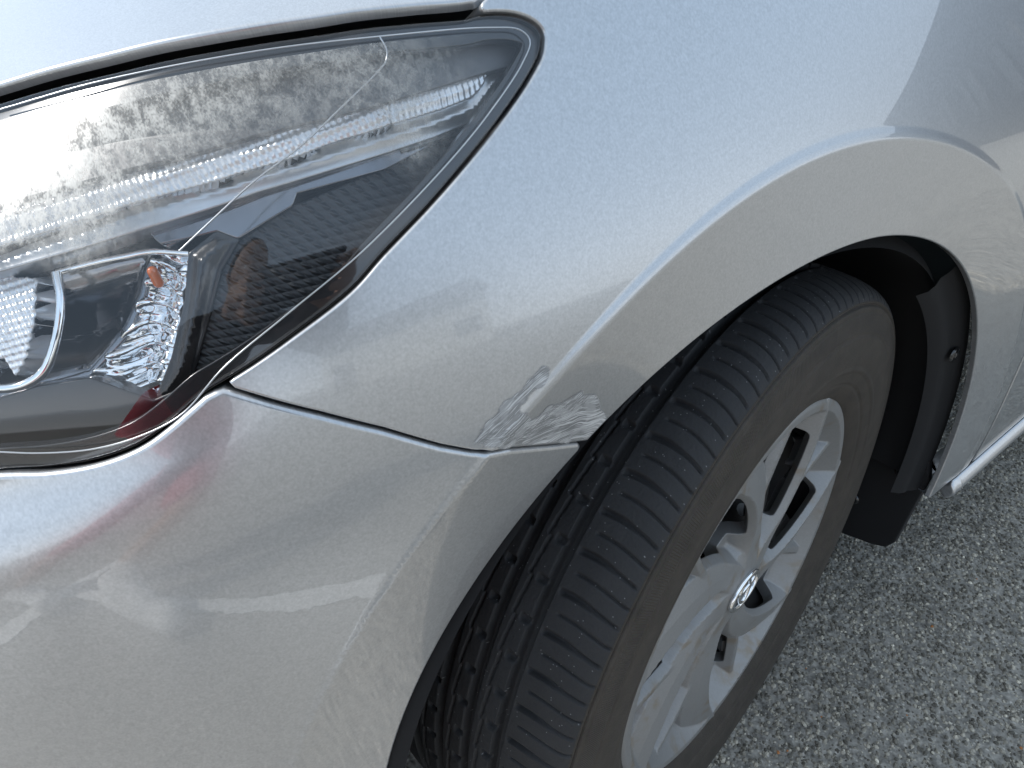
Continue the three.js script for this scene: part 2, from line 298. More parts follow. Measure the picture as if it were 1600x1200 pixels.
// hood: lofted from its edge to the centre line
{
  const edge = smoothLine([...shut.slice().reverse(), ...lampTop.slice(0, -1).reverse().map(p => [p[0], p[1]]), ...lampFront.slice(7).reverse(), [-0.94, 0.745], [-1.0, 0.755], [-1.12, 0.765], [U_FRONT, 0.767]], 300);
  const n = edge.length - 1, q = V();
  const at = (t, out) => { const i = clamp(Math.floor(t * n), 0, n - 1), s = t * n - i; return skin(lerp(edge[i][0], edge[i + 1][0], s), lerp(edge[i][1], edge[i + 1][1], s) + 0.0045, out); };
  const P = (s, t, out) => {                               // s along the edge (0 rear .. 1 nose), t from the edge to the middle
    at(clamp(s, 0, 1), q); const tx = lerp(0.82, -0.84, Math.pow(clamp(s, 0, 1), 0.8)), ty = lerp(1.03, 0.8, Math.pow(smooth(0.1, 1.0, s), 1.2));
    const k = 1 - Math.pow(1 - t, 3.0), nearY = q.y + (ty - q.y) * k + 0.012 * Math.exp(-(((t - 0.42) / 0.1) ** 2)) * smooth(1, 0.7, s);
    return out.set(lerp(q.x, tx, t), nearY, lerp(q.z, -0.74, t));
  };
  const g = sheet({ f: (s, t) => Math.min(t - 0.006, s - 0.004, 0.992 - s, 1.0001 - t), box: [0, 1, 0, 1], step: 0.005, P, hem: [0.002, 0.005], flip: true, uvScale: 1.4 });
  // finer along the visible edge
  const g2 = g; mesh('hood', g2, paint, car); mesh('hood', mirrorGeo(g2), paint, car);
}
// door skins, rear quarter and sill behind the fender
{
  const rear = [2.58, 0.33, 0.355], rA = (u, y) => Math.hypot(u - rear[0], y - rear[1]) - rear[2];
  const panel = (name, u0, u1, y0, y1, step) => {
    const p = polySDF([[u0, y0], [u1, y0], [u1, y1], [u0, y1]]);
    const g = sheet({ f: (u, y) => Math.min(p(u, y) - GAP - HEM, rA(u, y)), box: [u0 - 0.01, u1 + 0.01, y0 - 0.01, y1 + 0.01], step, P: P0, hem: [HEM, 0.02] });
    const o = mesh(name, g, paint, car); mesh(name, mirrorGeo(g), paint, car); return o;
  };
  panel('front_door', 0.452, 1.46, 0.262, 0.965, 0.008); panel('rear_door', 1.46, 2.32, 0.262, 0.965, 0.012); panel('rear_quarter_panel', 2.32, U_REAR, 0.24, 0.965, 0.015);
  // sill with a proud lower lip
  const lip = (u, y, o) => { const d = y - 0.246; skin(u, 0.262, o); o.y = y; o.z += 0.001 + 0.008 * Math.cos(clamp(d / 0.014, -1, 1) * Math.PI / 2); return o; };
  const g = sheet({ f: (u, y) => Math.min(u - 0.4, 2.2 - u, y - 0.233, 0.259 - y), box: [0.39, 2.21, 0.229, 0.262], step: 0.003, P: lip, hem: [0.003, 0.05] });
  mesh('side_sill', g, paint, car); mesh('side_sill', mirrorGeo(g), paint, car);
}
// cabin
{
  const roofP = (s, t) => { const x = lerp(1.28, 2.75, s), w = 0.52, z = -0.74 + w * Math.cos(Math.PI * t) , y = 1.45 + 0.035 * Math.sin(Math.PI * t) - 0.06 * (2 * s - 1) ** 2; return V(x, y, z); };
  mesh('roof', gridGeo(24, 24, roofP), paint, car);
  const quad = (a, b, c, d, bow) => gridGeo(12, 12, (s, t) => { const p = a.clone().lerp(b, s).lerp(d.clone().lerp(c, s), t); p.addScaledVector(bow, 4 * s * (1 - s) * 0.6 + 4 * t * (1 - t) * 0.3); return p; });
  const L = z => -1.48 - z;
  mesh('windscreen', quad(V(0.62, 1.0, 0.0), V(0.62, 1.0, -1.48), V(1.3, 1.39, -1.26), V(1.3, 1.39, -0.22), V(-0.05, 0.03, 0)), glassDark, car);
  mesh('rear_window', quad(V(3.1, 1.0, 0.0), V(3.1, 1.0, -1.48), V(2.73, 1.39, -1.26), V(2.73, 1.39, -0.22), V(0.04, 0.02, 0)), glassDark, car);
  for (const m of [z => z, L]) {
    const sg = m === L ? -1 : 1;
    mesh('side_window', quad(V(0.7, 0.985, m(-0.03)), V(1.44, 0.985, m(0.0)), V(1.48, 1.38, m(-0.21)), V(1.28, 1.375, m(-0.22)), V(0, 0, 0.012 * sg)), glassDark, car);
    mesh('side_window', quad(V(1.5, 0.985, m(0.0)), V(2.4, 0.985, m(-0.01)), V(2.3, 1.37, m(-0.22)), V(1.53, 1.38, m(-0.21)), V(0, 0, 0.012 * sg)), glassDark, car);
    mesh('pillar', tube([V(0.6, 0.975, m(-0.02)), V(0.95, 1.19, m(-0.12)), V(1.29, 1.4, m(-0.22)), V(2, 1.43, m(-0.21)), V(2.72, 1.39, m(-0.22)), V(3.12, 1.0, m(-0.02))], 0.035, 80, 10), paint, car);
    mesh('pillar', tube([V(1.47, 0.97, m(0.0)), V(1.5, 1.4, m(-0.21))], 0.032, 8, 8), blackPlastic, car);
    mesh('belt_trim', tube([V(0.6, 0.972, m(-0.01)), V(1.5, 0.972, m(0.012)), V(2.4, 0.975, m(0.0)), V(3.1, 0.985, m(-0.05))], 0.012, 40, 8), blackPlastic, car);
  }
  mesh('boot_lid', quad(V(3.08, 1.0, 0.0), V(3.08, 1.0, -1.48), V(3.42, 0.955, -1.4), V(3.42, 0.955, -0.08), V(0, 0.02, 0)), paint, car);
  mesh('cowl', new THREE.BoxGeometry(0.2, 0.05, 1.36).translate(0.72, 0.955, -0.74), blackPlastic, car);
  mesh('seat_row', new RoundedBoxGeometry(0.5, 0.6, 1.2, 3, 0.1).translate(1.75, 0.75, -0.74), blackPlastic, car);
  mesh('seat_row', new RoundedBoxGeometry(0.5, 0.6, 1.2, 3, 0.1).translate(2.6, 0.75, -0.74), blackPlastic, car);
  mesh('floor_pan', new RoundedBoxGeometry(3.9, 0.12, 1.25, 2, 0.03).translate(1.3, 0.26, -0.74), blackPlastic, car);
  mesh('engine_bay', new RoundedBoxGeometry(0.95, 0.4, 0.98, 2, 0.05).translate(-0.08, 0.5, -0.74), blackPlastic, car);
}

// ------------------------------------------------------------------ wheel well
{
  const P = (s, t, o) => { const th = s, z = t, r = 0.3665 - 0.012 * smooth(0.07, 0.085, z) + 0.004 * Math.sin(th * 9) * smooth(0.06, 0.0, z) - 0.02 * smooth(0, -0.15, z); return o.set(ARCH.x + r * Math.cos(th), ARCH.y + r * Math.sin(th), z); };
  const g = sheet({ f: (a, b) => Math.min(a + 0.12, 3.5 - a, b + 0.2, 0.083 - b), box: [-0.2, 3.6, -0.21, 0.085], step: 0.012, P: (a, b, o) => P(a, b, o), flip: true });
  const liner = mesh('wheel_arch_liner', g, blackPlastic, car);
  const wall = new THREE.CylinderGeometry(0.36, 0.36, 0.01, 48, 1).rotateX(Math.PI / 2).translate(ARCH.x, ARCH.y + 0.02, -0.205);
  mesh('inner_wall', wall, blackPlastic, liner);
  // flange along the rear edge of the arch, with a raised bead
  const fl = gridGeo(60, 6, (s, t) => { const th = lerp(-0.16, 0.85, s), r = lerp(0.338, 0.384, t), z = 0.086 + 0.006 * smooth(0.55, 0.75, t) - 0.01 * (1 - smooth(0, 0.25, t)); return V(ARCH.x + r * Math.cos(th), ARCH.y + r * Math.sin(th), z); });
  mesh('liner_flange', fl, blackPlastic, liner);
  const clip = (x, y, z, nx, r = 0.0085) => { const g = new THREE.LatheGeometry([[0, 0.0035], [r * 0.35, 0.0032], [r * 0.42, 0.0015], [r * 0.55, 0.0025], [r * 0.85, 0.002], [r, 0]].map(p => new THREE.Vector2(...p)), 24); g.rotateX(Math.PI / 2).rotateY(nx); g.translate(x, y, z); mesh('push_clip', g, glossBlack, liner); };
  clip(0.305, 0.478, 0.0905, 0.0); clip(0.35, 0.272, 0.067, -Math.PI / 2); clip(0.35, 0.195, 0.022, -Math.PI / 2);
  // mud flap
  const shp = new THREE.Shape(); const pts = [[-0.13, 0.36], [0.06, 0.345], [0.09, 0.305], [0.097, 0.28], [0.0868, 0.165], [0.079, 0.15], [0.062, 0.141], [0.015, 0.127], [-0.1, 0.12], [-0.13, 0.12]];
  pts.forEach((p, i) => i ? shp.lineTo(...p) : shp.moveTo(...p)); shp.closePath();
  const fg = new THREE.ExtrudeGeometry(shp, { depth: 0.006, bevelEnabled: true, bevelThickness: 0.002, bevelSize: 0.002, bevelSegments: 3 });
  fg.rotateY(-Math.PI / 2); fg.translate(0.36, 0, 0);          // shape x -> z, thickness -> -x
  mesh('mud_flap', fg, blackPlastic, car);
}

// ------------------------------------------------------------------ headlight
{
  const lamp = group('headlight', car);
  const inner = (f0, d) => ({ f: f0, d });
  const u0 = -0.92, u1 = -0.18, y0 = 0.63, y1 = 0.87, box = [u0, u1, y0, y1];
  const at = (d, fn) => (u, y, o) => deep(u, y, typeof d === 'function' ? d(u, y) : d, o);
  // lens
  mesh('lens', sheet({ f: (u, y) => lampF(u, y) - 0.0016, box, step: 0.003, P: (u, y, o) => skin(u, y, o, 0.0015), hem: [0.0015, 0.006] }), lensMat, lamp);
  // black housing: a bowl from the lens edge down to 8 cm
  {
    const wall = gridGeo(lampPoly.length - 1, 6, (a, b) => { const [u, y] = lampPoly[Math.round(a * (lampPoly.length - 1))]; return deep(u, y, lerp(0.004, 0.085, b)); });
    mesh('housing', mergeGeometries([wall, sheet({ f: lampF, box, step: 0.006, P: at(0.085) })].map(g => { g.deleteAttribute('uv'); return g; })), blackPlastic, lamp);
    mesh('lens_flange', sheet({ f: (u, y) => Math.min(lampF(u, y) - 0.0004, 0.0078 - lampF(u, y)), box, step: 0.0025, P: at(0.0055), hem: [0.0006, 0.006] }), glossBlack, lamp);
  }
  { const far = group('headlight', car); for (const k of ['lens', 'housing', 'lens_flange']) { const o = lamp.children.find(c => c.name === k); mesh(k, mirrorGeo(o.geometry), o.material, far); } }      // the lamp on the car's other side
  const part = (name, px, d, m, opt = {}) => {
    const poly = polySDF(opt.curve ? smoothLine([...px2(px, d), ...px2(px.slice(0, 1), d)], px.length * 8) : px2(px, d));
    const us = px2(px, d), bx = [Math.min(...us.map(p => p[0])) - 0.01, Math.max(...us.map(p => p[0])) + 0.01, Math.min(...us.map(p => p[1])) - 0.01, Math.max(...us.map(p => p[1])) + 0.01];
    return mesh(name, sheet({ f: poly, box: bx, step: opt.step || 0.002, P: at(opt.depth ? (u, y) => d + opt.depth(u, y, poly(u, y)) : d), hem: opt.hem || [0.001, 0.012] }), m, lamp);
  };
  part('upper_bezel', [[-60, 190], [0, 172], [167, 130], [400, 84], [593, 61], [767, 48], [812, 51], [826, 66], [815, 96], [770, 108], [610, 156], [400, 209], [200, 262], [0, 318], [-60, 336]], 0.016, greyPlastic);
  const ridge = (u, y) => -0.0008 * Math.abs(((u * 280 + y * 120) % 1 + 1) % 1 - 0.5) * 2 - 0.0006 * Math.abs(((y * 300 - u * 60) % 1 + 1) % 1 - 0.5) * 2;
  part('running_light_strip', [[-60, 341], [0, 323], [200, 267], [400, 214], [606, 161], [609, 191], [400, 261], [300, 289], [205, 317], [0, 384], [-60, 404]], 0.02, prism, { step: 0.0009, depth: (u, y, s) => ridge(u, y) - 0.004 * smooth(0, 0.012, s) });
  part('running_light_strip', [[612, 160], [690, 137], [760, 115], [750, 135], [735, 150], [690, 168], [614, 191]], 0.019, prism, { step: 0.0009, depth: (u, y, s) => -0.0012 * Math.abs(((u * 300) % 1 + 1) % 1 - 0.5) - 0.003 * smooth(0, 0.01, s) });
  part('chrome_bar', [[-40, 416], [205, 321], [300, 293], [400, 265], [610, 195], [738, 154], [764, 116], [803, 78], [810, 84], [790, 125], [742, 186], [680, 212], [600, 238], [400, 298], [230, 352], [-40, 432]], 0.024, satin, { step: 0.0012, depth: (u, y, s) => -0.004 * smooth(0, 0.012, s) });
  part('step_trim', [[230, 357], [400, 302], [600, 242], [742, 191], [600, 263], [462, 300], [455, 320], [372, 370], [340, 358], [250, 378]], 0.03, smokeChrome);
  part('wedge_trim', [[608, 239], [738, 172], [722, 205], [640, 233]], 0.027, glossBlack);
  part('carbon_panel', [[302, 588], [345, 422], [374, 372], [422, 342], [460, 324], [600, 265], [742, 196], [798, 118], [705, 250], [572, 386], [455, 485], [350, 572]], 0.034, carbon);
  part('side_trim', [[297, 396], [338, 362], [372, 372], [343, 422], [299, 588], [262, 620], [246, 622], [270, 560], [291, 470]], 0.031, glossBlack, { depth: (u, y, s) => -0.004 * smooth(0, 0.008, s) });
  part('low_beam_bowl', [[-60, 480], [90, 428], [180, 404], [238, 393], [225, 460], [200, 520], [140, 586], [60, 600], [-60, 640]], 0.04, smokeChrome, { depth: (u, y, s) => 0.03 * smooth(0, 0.03, s), hem: [0.001, 0.004] });
  part('wavy_reflector', [[241, 393], [296, 396], [290, 440], [285, 470], [268, 560], [243, 621], [200, 611], [143, 587], [200, 520], [226, 460]], 0.04, chrome, { step: 0.0009, depth: (u, y, s) => 0.014 * smooth(0, 0.02, s) + 0.0019 * Math.sin(y * 640 + 60 * u + 2.2 * Math.sin(u * 130)) + 0.0008 * Math.sin(u * 300 + y * 60) });
  part('light_guide', [[-40, 437], [15, 434], [55, 438], [52, 500], [38, 560], [24, 583], [10, 560], [-40, 548]], 0.032, prism, { step: 0.0009, depth: ridge });
  part('lower_bezel', [[-60, 642], [60, 606], [140, 594], [240, 628], [300, 602], [338, 588], [283, 638], [217, 676], [143, 694], [0, 697], [-60, 702]], 0.03, glossBlack);
  const curve = (pts, d) => pts.map(([x, y]) => { const [u, v] = onSkin(x, y, d); return deep(u, v, d); });
  mesh('bulb_ring', tube(curve([[88, 426], [95, 470], [88, 530], [68, 580], [40, 600], [0, 607], [-40, 600]], 0.03), 0.0022, 80, 8), chrome, lamp);
  mesh('reflector_edge', tube(curve([[90, 426], [150, 410], [200, 400], [240, 393], [296, 396]], 0.035), 0.0016, 60, 8), chrome, lamp);
  { const [u, v] = onSkin(240, 432, 0.034), p = deep(u, v, 0.036), g = new THREE.CapsuleGeometry(0.0024, 0.006, 6, 16).rotateZ(0.15); mesh('turn_signal_bulb', g.translate(p.x, p.y, p.z), amber, lamp); }
  // moulded lines of the lens
  mesh('lens_rim_line', tube(curve([[0, 171], [160, 126], [400, 80], [593, 57], [767, 43], [813, 47], [828, 63], [817, 97], [767, 173], [700, 255], [567, 392], [450, 490], [350, 574], [283, 648], [217, 682], [143, 702], [60, 708], [0, 706]], 0.0026), 0.0004, 300, 6), satin, lamp);
  mesh('lens_part_line', tube(curve([[593, 57], [604, 78], [603, 95], [592, 110], [533, 168], [470, 228], [400, 281], [330, 345], [280, 392]], 0.0026), 0.0004, 200, 6), satin, lamp);
  // weathered outer coating of the polycarbonate: cloudy speckle over the upper half
  {
    const w = 1400, h = 460, tx = canvasTex(w, h, (i, j) => {
      const u = lerp(u0, u1, i / w), y = lerp(y0, y1, j / h);
      const q = skin(u, y).sub(CP), z = q.dot(CF), X = 800 + FOC * q.dot(CR) / z, Y = 600 - FOC * q.dot(CU) / z;
      const big = fbm(i / 90, j / 90, 0, 4, 51), fine = fbm(i / 5, j / 5, 0, 3, 61), spk = hash2(i, j, 9), mid = fbm(i / 22, j / 14, 0, 3, 71);
      const line = 340 - 0.27 * X;                          // lower limit of the chalky zone
      let a = smooth(120, -60, Y - line + (big - 0.5) * 260) * smooth(860, 520, X + (big - 0.5) * 260);
      a += 0.8 * smooth(300, 120, X + (mid - 0.5) * 160) * smooth(450, 330, Y + (big - 0.5) * 120);
      a = clamp(a, 0, 1);
      return [clamp(a * (0.28 + 1.0 * smooth(0.3, 0.8, 0.45 * fine + 0.3 * mid + 0.25 * spk)) * lerp(0.6, 0.85, smooth(420, 120, X + (mid - 0.5) * 120)), 0, 0.9)];
    });
    tx.wrapS = tx.wrapT = THREE.ClampToEdgeWrapping;
    const g = sheet({ f: (u, y) => lampF(u, y) - 0.006, box, step: 0.005, P: (u, y, o) => skin(u, y, o, 0.0009) }), a = g.attributes.uv;
    for (let i = 0; i < a.count; i++) a.setXY(i, (a.getX(i) - u0) / (u1 - u0), (a.getY(i) - y0) / (y1 - y0));
    mesh('weathered_coating', g, new THREE.MeshPhysicalMaterial({ color: RGB(0.42, 0.415, 0.39), roughness: 0.2, alphaMap: tx, transparent: true }), lamp);
  }
}

// scraped paint on the flare just above the bumper joint
{
  const px = [[731, 694], [758, 662], [800, 618], [846, 566], [866, 574], [850, 600], [818, 636], [836, 650], [868, 628], [902, 610], [938, 620], [948, 655], [955, 668], [940, 687], [860, 693], [790, 699]], uv = px2(px), poly = polySDF(uv);
  const bx = [Math.min(...uv.map(p => p[0])) - 0.004, Math.max(...uv.map(p => p[0])) + 0.004, Math.min(...uv.map(p => p[1])) - 0.004, Math.max(...uv.map(p => p[1])) + 0.004], w = 768, h = 640;
  const field = (i, j) => { // streaks that curve gently upwards to the ridge
    const x = i / w, y = j / h, u = lerp(bx[0], bx[1], x), v = lerp(bx[2], bx[3], y), wob = 16 * (fbm(x * 5, y * 5, 0, 3, 201) - 0.5) + 26 * (x - 0.35) ** 2 + 14 * x;
    const s1 = fbm(i / 90, (j + wob * 6) / 3.2, 0, 3, 211), s2 = fbm((i + j * 0.7) / 60, (j - i * 0.55 + wob * 3) / 2.6, 0, 2, 221), low = smooth(0.75, 0.35, y), patch = fbm(i / 60, j / 45, 0, 4, 231), e = poly(u, v);
    return { s: lerp(s2, s1, low), e: e + 0.006 * (patch - 0.5), patch };
  };
  const al = canvasTex(w, h, (i, j) => { const { s, e, patch } = field(i, j); return [smooth(0.0, 0.002, e) * clamp(0.62 + 0.4 * smooth(0.46, 0.62, s) + 0.4 * smooth(0.5, 0.68, patch), 0, 1) * 0.88]; });
  const col = canvasTex(w, h, (i, j) => { const { s, patch } = field(i, j), v = 0.24 + 0.28 * smooth(0.5, 0.7, s) + 0.14 * patch; return [v, v, v * 0.98]; });
  for (const t of [al, col]) t.wrapS = t.wrapT = THREE.ClampToEdgeWrapping;
  const g = sheet({ f: (u, y) => Math.min(poly(u, y) + 0.002, archF(u, y) - 0.001), box: bx, step: 0.002, P: (u, y, o) => skin(u, y, o, -0.00025) }), a = g.attributes.uv;
  for (let i = 0; i < a.count; i++) a.setXY(i, (a.getX(i) - bx[0]) / (bx[1] - bx[0]), (a.getY(i) - bx[2]) / (bx[3] - bx[2]));
  const o = mesh('paint_scrape', g, new THREE.MeshStandardMaterial({ map: col, alphaMap: al, transparent: true, roughness: 0.85, bumpMap: col, bumpScale: 0.00025 }), car);
  o.userData.label = 'scuffed patch of scratched paint on the wheel arch edge';
}

// ------------------------------------------------------------------ front wheel
const wheel = group('front_wheel', car); wheel.position.set(0, 0.317, 0); wheel.rotation.y = 0.1692;
{
  // tyre: profile (axial, radius) from the outer bead over the tread to the inner bead
  const prof = new THREE.CatmullRomCurve3([[0.078, 0.199], [0.0845, 0.2055], [0.089, 0.213], [0.095, 0.229], [0.0985, 0.25], [0.0982, 0.272], [0.0955, 0.289], [0.0925, 0.3], [0.0885, 0.3058], [0.081, 0.3105], [0.07, 0.3138], [0.055, 0.3158], [0.03, 0.317], [0, 0.3174], [-0.04, 0.3165], [-0.075, 0.313], [-0.0925, 0.3], [-0.098, 0.26], [-0.09, 0.215], [-0.078, 0.199]].map(p => V(p[0], p[1], 0)), false, 'centripetal');
  const N = 4000, tab = []; for (let i = 0; i <= N; i++) tab.push(prof.getPoint(i / N));
  const rows = []; let last = -1;
  for (const p of tab) { const fine = p.y > 0.296 && p.x > -0.05 ? 0.0009 : p.x > 0.05 ? 0.0014 : 0.006; if (last < 0 || Math.hypot(p.x - rows[last].x, p.y - rows[last].y) >= fine) { rows.push(p); last++; } }
  rows.push(tab[N]);
  const PER = 66, sub = [0, 0.06, 0.09, 0.13, 0.2, 0.3, 0.4, 0.455, 0.475, 0.5, 0.525, 0.545, 0.6, 0.7, 0.8, 0.88, 0.915, 0.945], nS = sub.length, cols = PER * nS;
  const GR = [0.042, 0.014, -0.014, -0.042];
  const pos = [], uv = [], idx = [], dp = 2 * Math.PI / PER;
  rows.forEach((p, j) => {
    const a = p.x, tread = p.y > 0.299, q = rows[Math.min(j + 1, rows.length - 1)], q0 = rows[Math.max(j - 1, 0)];
    let tx = q.x - q0.x, ty = q.y - q0.y; const l = Math.hypot(tx, ty); const nx = -ty / l * -1, ny = tx / l * -1;   // outward
    const t = clamp((a - 0.049) / 0.042, 0, 1), shift = -0.012 * t * t + 0.008 * t;
    for (let i = 0; i <= cols; i++) {
      const k = i % nS, f = sub[k], th = (Math.floor(i / nS) + f) * dp;
      let d = 0, da = 0;
      if (tread) {
        for (const g of GR) d = Math.max(d, 0.0075 * (1 - smooth(0.0026, 0.0042, Math.abs(a - g))));
        const arc = f > 0.5 ? f - 1 : f;
        if (a > 0.0475) {
          const wv = lerp(0.095, 0.045, t), wide = (1 - smooth(wv * 0.6, wv, Math.abs(arc + 0.0))) * smooth(0.0485, 0.051, a) * (1 - smooth(0.0895, 0.0922, a));
          const thin = (1 - smooth(0.02, 0.046, Math.abs(f - 0.5))) * smooth(0.053, 0.056, a) * (1 - smooth(0.0915, 0.0928, a));
          d = Math.max(d, 0.0038 * wide, 0.0018 * thin);
        } else {
          for (const g of [0.028, 0, -0.028]) {                // ribs between the grooves: a stepped slit and short notches
            const zz = g - 0.003 + 0.0026 * (f - 0.5);
            d = Math.max(d, 0.003 * (1 - smooth(0.0002, 0.0011, Math.abs(a - zz))));
            const nt = (1 - smooth(0.075, 0.1, Math.abs(arc))) * smooth(g + 0.0018, g + 0.0032, a) * (1 - smooth(g + 0.0095, g + 0.0105, a));
            d = Math.max(d, 0.004 * nt);
          }
        }
      } else if (a > 0.05) {                                    // rings on the outer sidewall
        const r = p.y; d = 0.0022 * (1 - smooth(0.0007, 0.002, Math.abs(r - 0.298))) + 0.0008 * (1 - smooth(0.0004, 0.0014, Math.abs(r - 0.2915))) + 0.0008 * (1 - smooth(0.0005, 0.0015, Math.abs(r - 0.272))) - 0.0007 * smooth(0.236, 0.2365, r) * (1 - smooth(0.2395, 0.24, r)) + 0.0007 * (1 - smooth(0.0006, 0.0012, Math.abs(r - 0.222)));
      }
      const R = p.y + ny * -d * 1, A = a + nx * -d, an = -(th + shift / 0.31);
      pos.push(R * Math.cos(an), R * Math.sin(an), A); uv.push(th * 0.31, p.y > 0.3 ? p.x : p.y + 0.5);
    }
  });
  const W = cols + 1;
  for (let j = 0; j < rows.length - 1; j++) for (let i = 0; i < cols; i++) { const k = j * W + i; idx.push(k, k + W + 1, k + 1, k, k + W, k + W + 1); }
  const g = new THREE.BufferGeometry(); g.setAttribute('position', new THREE.Float32BufferAttribute(pos, 3)); g.setAttribute('uv', new THREE.Float32BufferAttribute(uv, 2)); g.setIndex(idx); g.computeVertexNormals();
  // rubber: dark on the tread, brown bloom on the sidewall, dust specks
  const rub = canvasTex(1024, 1024, (i, j) => {
    const v = j / 1024, side = v > 0.5, n = fbm(i / 40, j / 40, 0, 4, 81), s = hash2(i, j, 82), dust = s > 0.9985 ? 0.25 : 0;
    const st = fbm(i / 6, j / 90, 0, 3, 85);
    return side ? [0.022 + 0.022 * n + 0.008 * st, 0.018 + 0.018 * n + 0.007 * st, 0.014 + 0.014 * n + 0.006 * st] : [0.014 + 0.01 * n + 0.004 * s + dust, 0.014 + 0.01 * n + 0.004 * s + dust, 0.015 + 0.01 * n + 0.004 * s + dust];
  });
  // uv: tread axial -0.1..0.1 -> lower half of the texture, sidewall radius 0.2..0.3 -> upper half
  const ua = g.attributes.uv; for (let i = 0; i < ua.count; i++) { const v = ua.getY(i); ua.setXY(i, ua.getX(i) * 2.0, v > 0.45 ? 0.52 + (v - 0.7) * 4.5 : 0.25 + v * 2.3); }
  const ribs = canvasTex(1024, 1024, (i, j) => { const v = j / 1024; const r = 0.2 + (v - 0.52) / 4.5; return [v > 0.5 && r > 0.2745 && r < 0.2895 ? 0.5 + 0.5 * Math.sin(i / 1024 * Math.PI * 2 * 220) : 0.5 + 0.4 * (fbm(i / 3, j / 3, 0, 2, 90) - 0.5)]; });
  mesh('tyre', g, new THREE.MeshStandardMaterial({ map: rub, roughness: 0.78, bumpMap: ribs, bumpScale: 0.0006 }), wheel);

  // plastic wheel cover: seven swept spokes with thin side blades over a dished ring
  const RC = 0.2045, deg = Math.PI / 180;
  const spokes = []; for (let k = 0; k < 7; k++) { const a = (44 + 360 / 7 * k) * deg; spokes.push({ a, w: 0.0155, sw: -0.55, tw: 0.28, h: 0 }); spokes.push({ a: a + 0.62, w: 0.0026, sw: 0.22, tw: 0, h: -0.0045 }); }
  const across = (s, r, ph) => { const dl = ph - s.a - s.sw * (1 - r / 0.15); return Math.atan2(Math.sin(dl), Math.cos(dl)) * r; };
  const over = (s, r, d) => Math.abs(d) - s.w * lerp(0.85, 1.5, smooth(0.05, 0.2, r));
  const capZ = (x, y) => {
    const r = Math.hypot(x, y), ph = Math.atan2(y, x);
    let z = 0.060 + 0.006 * smooth(0.165, 0.192, r);
    for (const s of spokes) { const d = across(s, r, ph), e = over(s, r, d), on = smooth(0.04, 0.09, r); z = smax(z, 0.0785 + 0.003 * smooth(0.05, 0.19, r) + (s.tw * d - Math.abs(d) * 0.08) * on + s.h * on - 1.25 * Math.max(0, e) * (1 + 20 * Math.max(0, e)), 0.0016); }
    z = smax(z, 0.081 - 7 * Math.max(0, r - 0.018) ** 2 - 0.6 * Math.max(0, r - 0.05), 0.004);
    const lip = 0.0855 - 70 * Math.max(0, r - 0.1995) ** 2 - 1.1 * Math.max(0, 0.1935 - r);
    return smax(z, lip, 0.002) - 30 * Math.max(0, r - 0.201) ** 2;
  };
  const capF = (x, y) => {
    const r = Math.hypot(x, y), ph = Math.atan2(y, x); let e = 1; for (const s of spokes) e = Math.min(e, over(s, r, across(s, r, ph)));
    const hole = smin(smin(e - 0.005, 0.168 - r, 0.006), r - 0.075, 0.006);
    return Math.min(RC - r, -hole);
  };
  const dirt = canvasTex(512, 512, (i, j) => { const n = fbm(i / 30, j / 30, 0, 4, 131), m = fbm(i / 9, j / 9, 0, 3, 141), k = smooth(0.52, 0.75, n) * smooth(0.35, 0.7, m), h = 0.9 + 0.1 * hash2(i, j, 4); return [h * lerp(0.26, 0.23, k), h * lerp(0.26, 0.2, k), h * lerp(0.257, 0.165, k)]; }, { rep: [1 / 0.5, 1 / 0.5] });
  mesh('wheel_cover', sheet({ f: capF, box: [-0.206, 0.206, -0.206, 0.206], step: 0.0015, P: (x, y, o) => o.set(x, y, capZ(x, y)), hem: [0.0012, 0.014] }), new THREE.MeshPhysicalMaterial({ map: dirt, metalness: 0.45, roughness: 0.52, clearcoat: 0.15, clearcoatRoughness: 0.3 }), wheel);
  // emblem: chrome oval ring with a crossing oval
  const oval = (rx, ry, y, r) => { const pts = []; for (let k = 0; k < 40; k++) pts.push(V(rx * Math.cos(k / 20 * Math.PI), y + ry * Math.sin(k / 20 * Math.PI), 0.0828)); return tube(pts, r, 80, 8, true); };
  mesh('emblem', mergeGeometries([oval(0.026, 0.018, 0, 0.0028), oval(0.0095, 0.0155, 0.0, 0.0024), oval(0.018, 0.0065, 0.008, 0.0022)]), chrome, wheel);
  // steel rim behind the cover
  const rimP = [[0.03, 0.03], [0.07, 0.036], [0.1, 0.05], [0.13, 0.04], [0.155, 0.02], [0.172, 0.02], [0.18, 0.05], [0.19, 0.07], [0.2, 0.079]];
  const rg = new THREE.LatheGeometry(rimP.map(([r, z]) => new THREE.Vector2(r, z)), 64); rg.rotateX(Math.PI / 2);
  mesh('steel_rim', rg, new THREE.MeshStandardMaterial({ color: RGB(0.035, 0.034, 0.034), roughness: 0.5, metalness: 0.3 }), wheel);
  mesh('wheel_hub', new THREE.CylinderGeometry(0.14, 0.14, 0.06, 40).rotateX(Math.PI / 2).translate(0, 0, -0.03), blackPlastic, wheel);
}
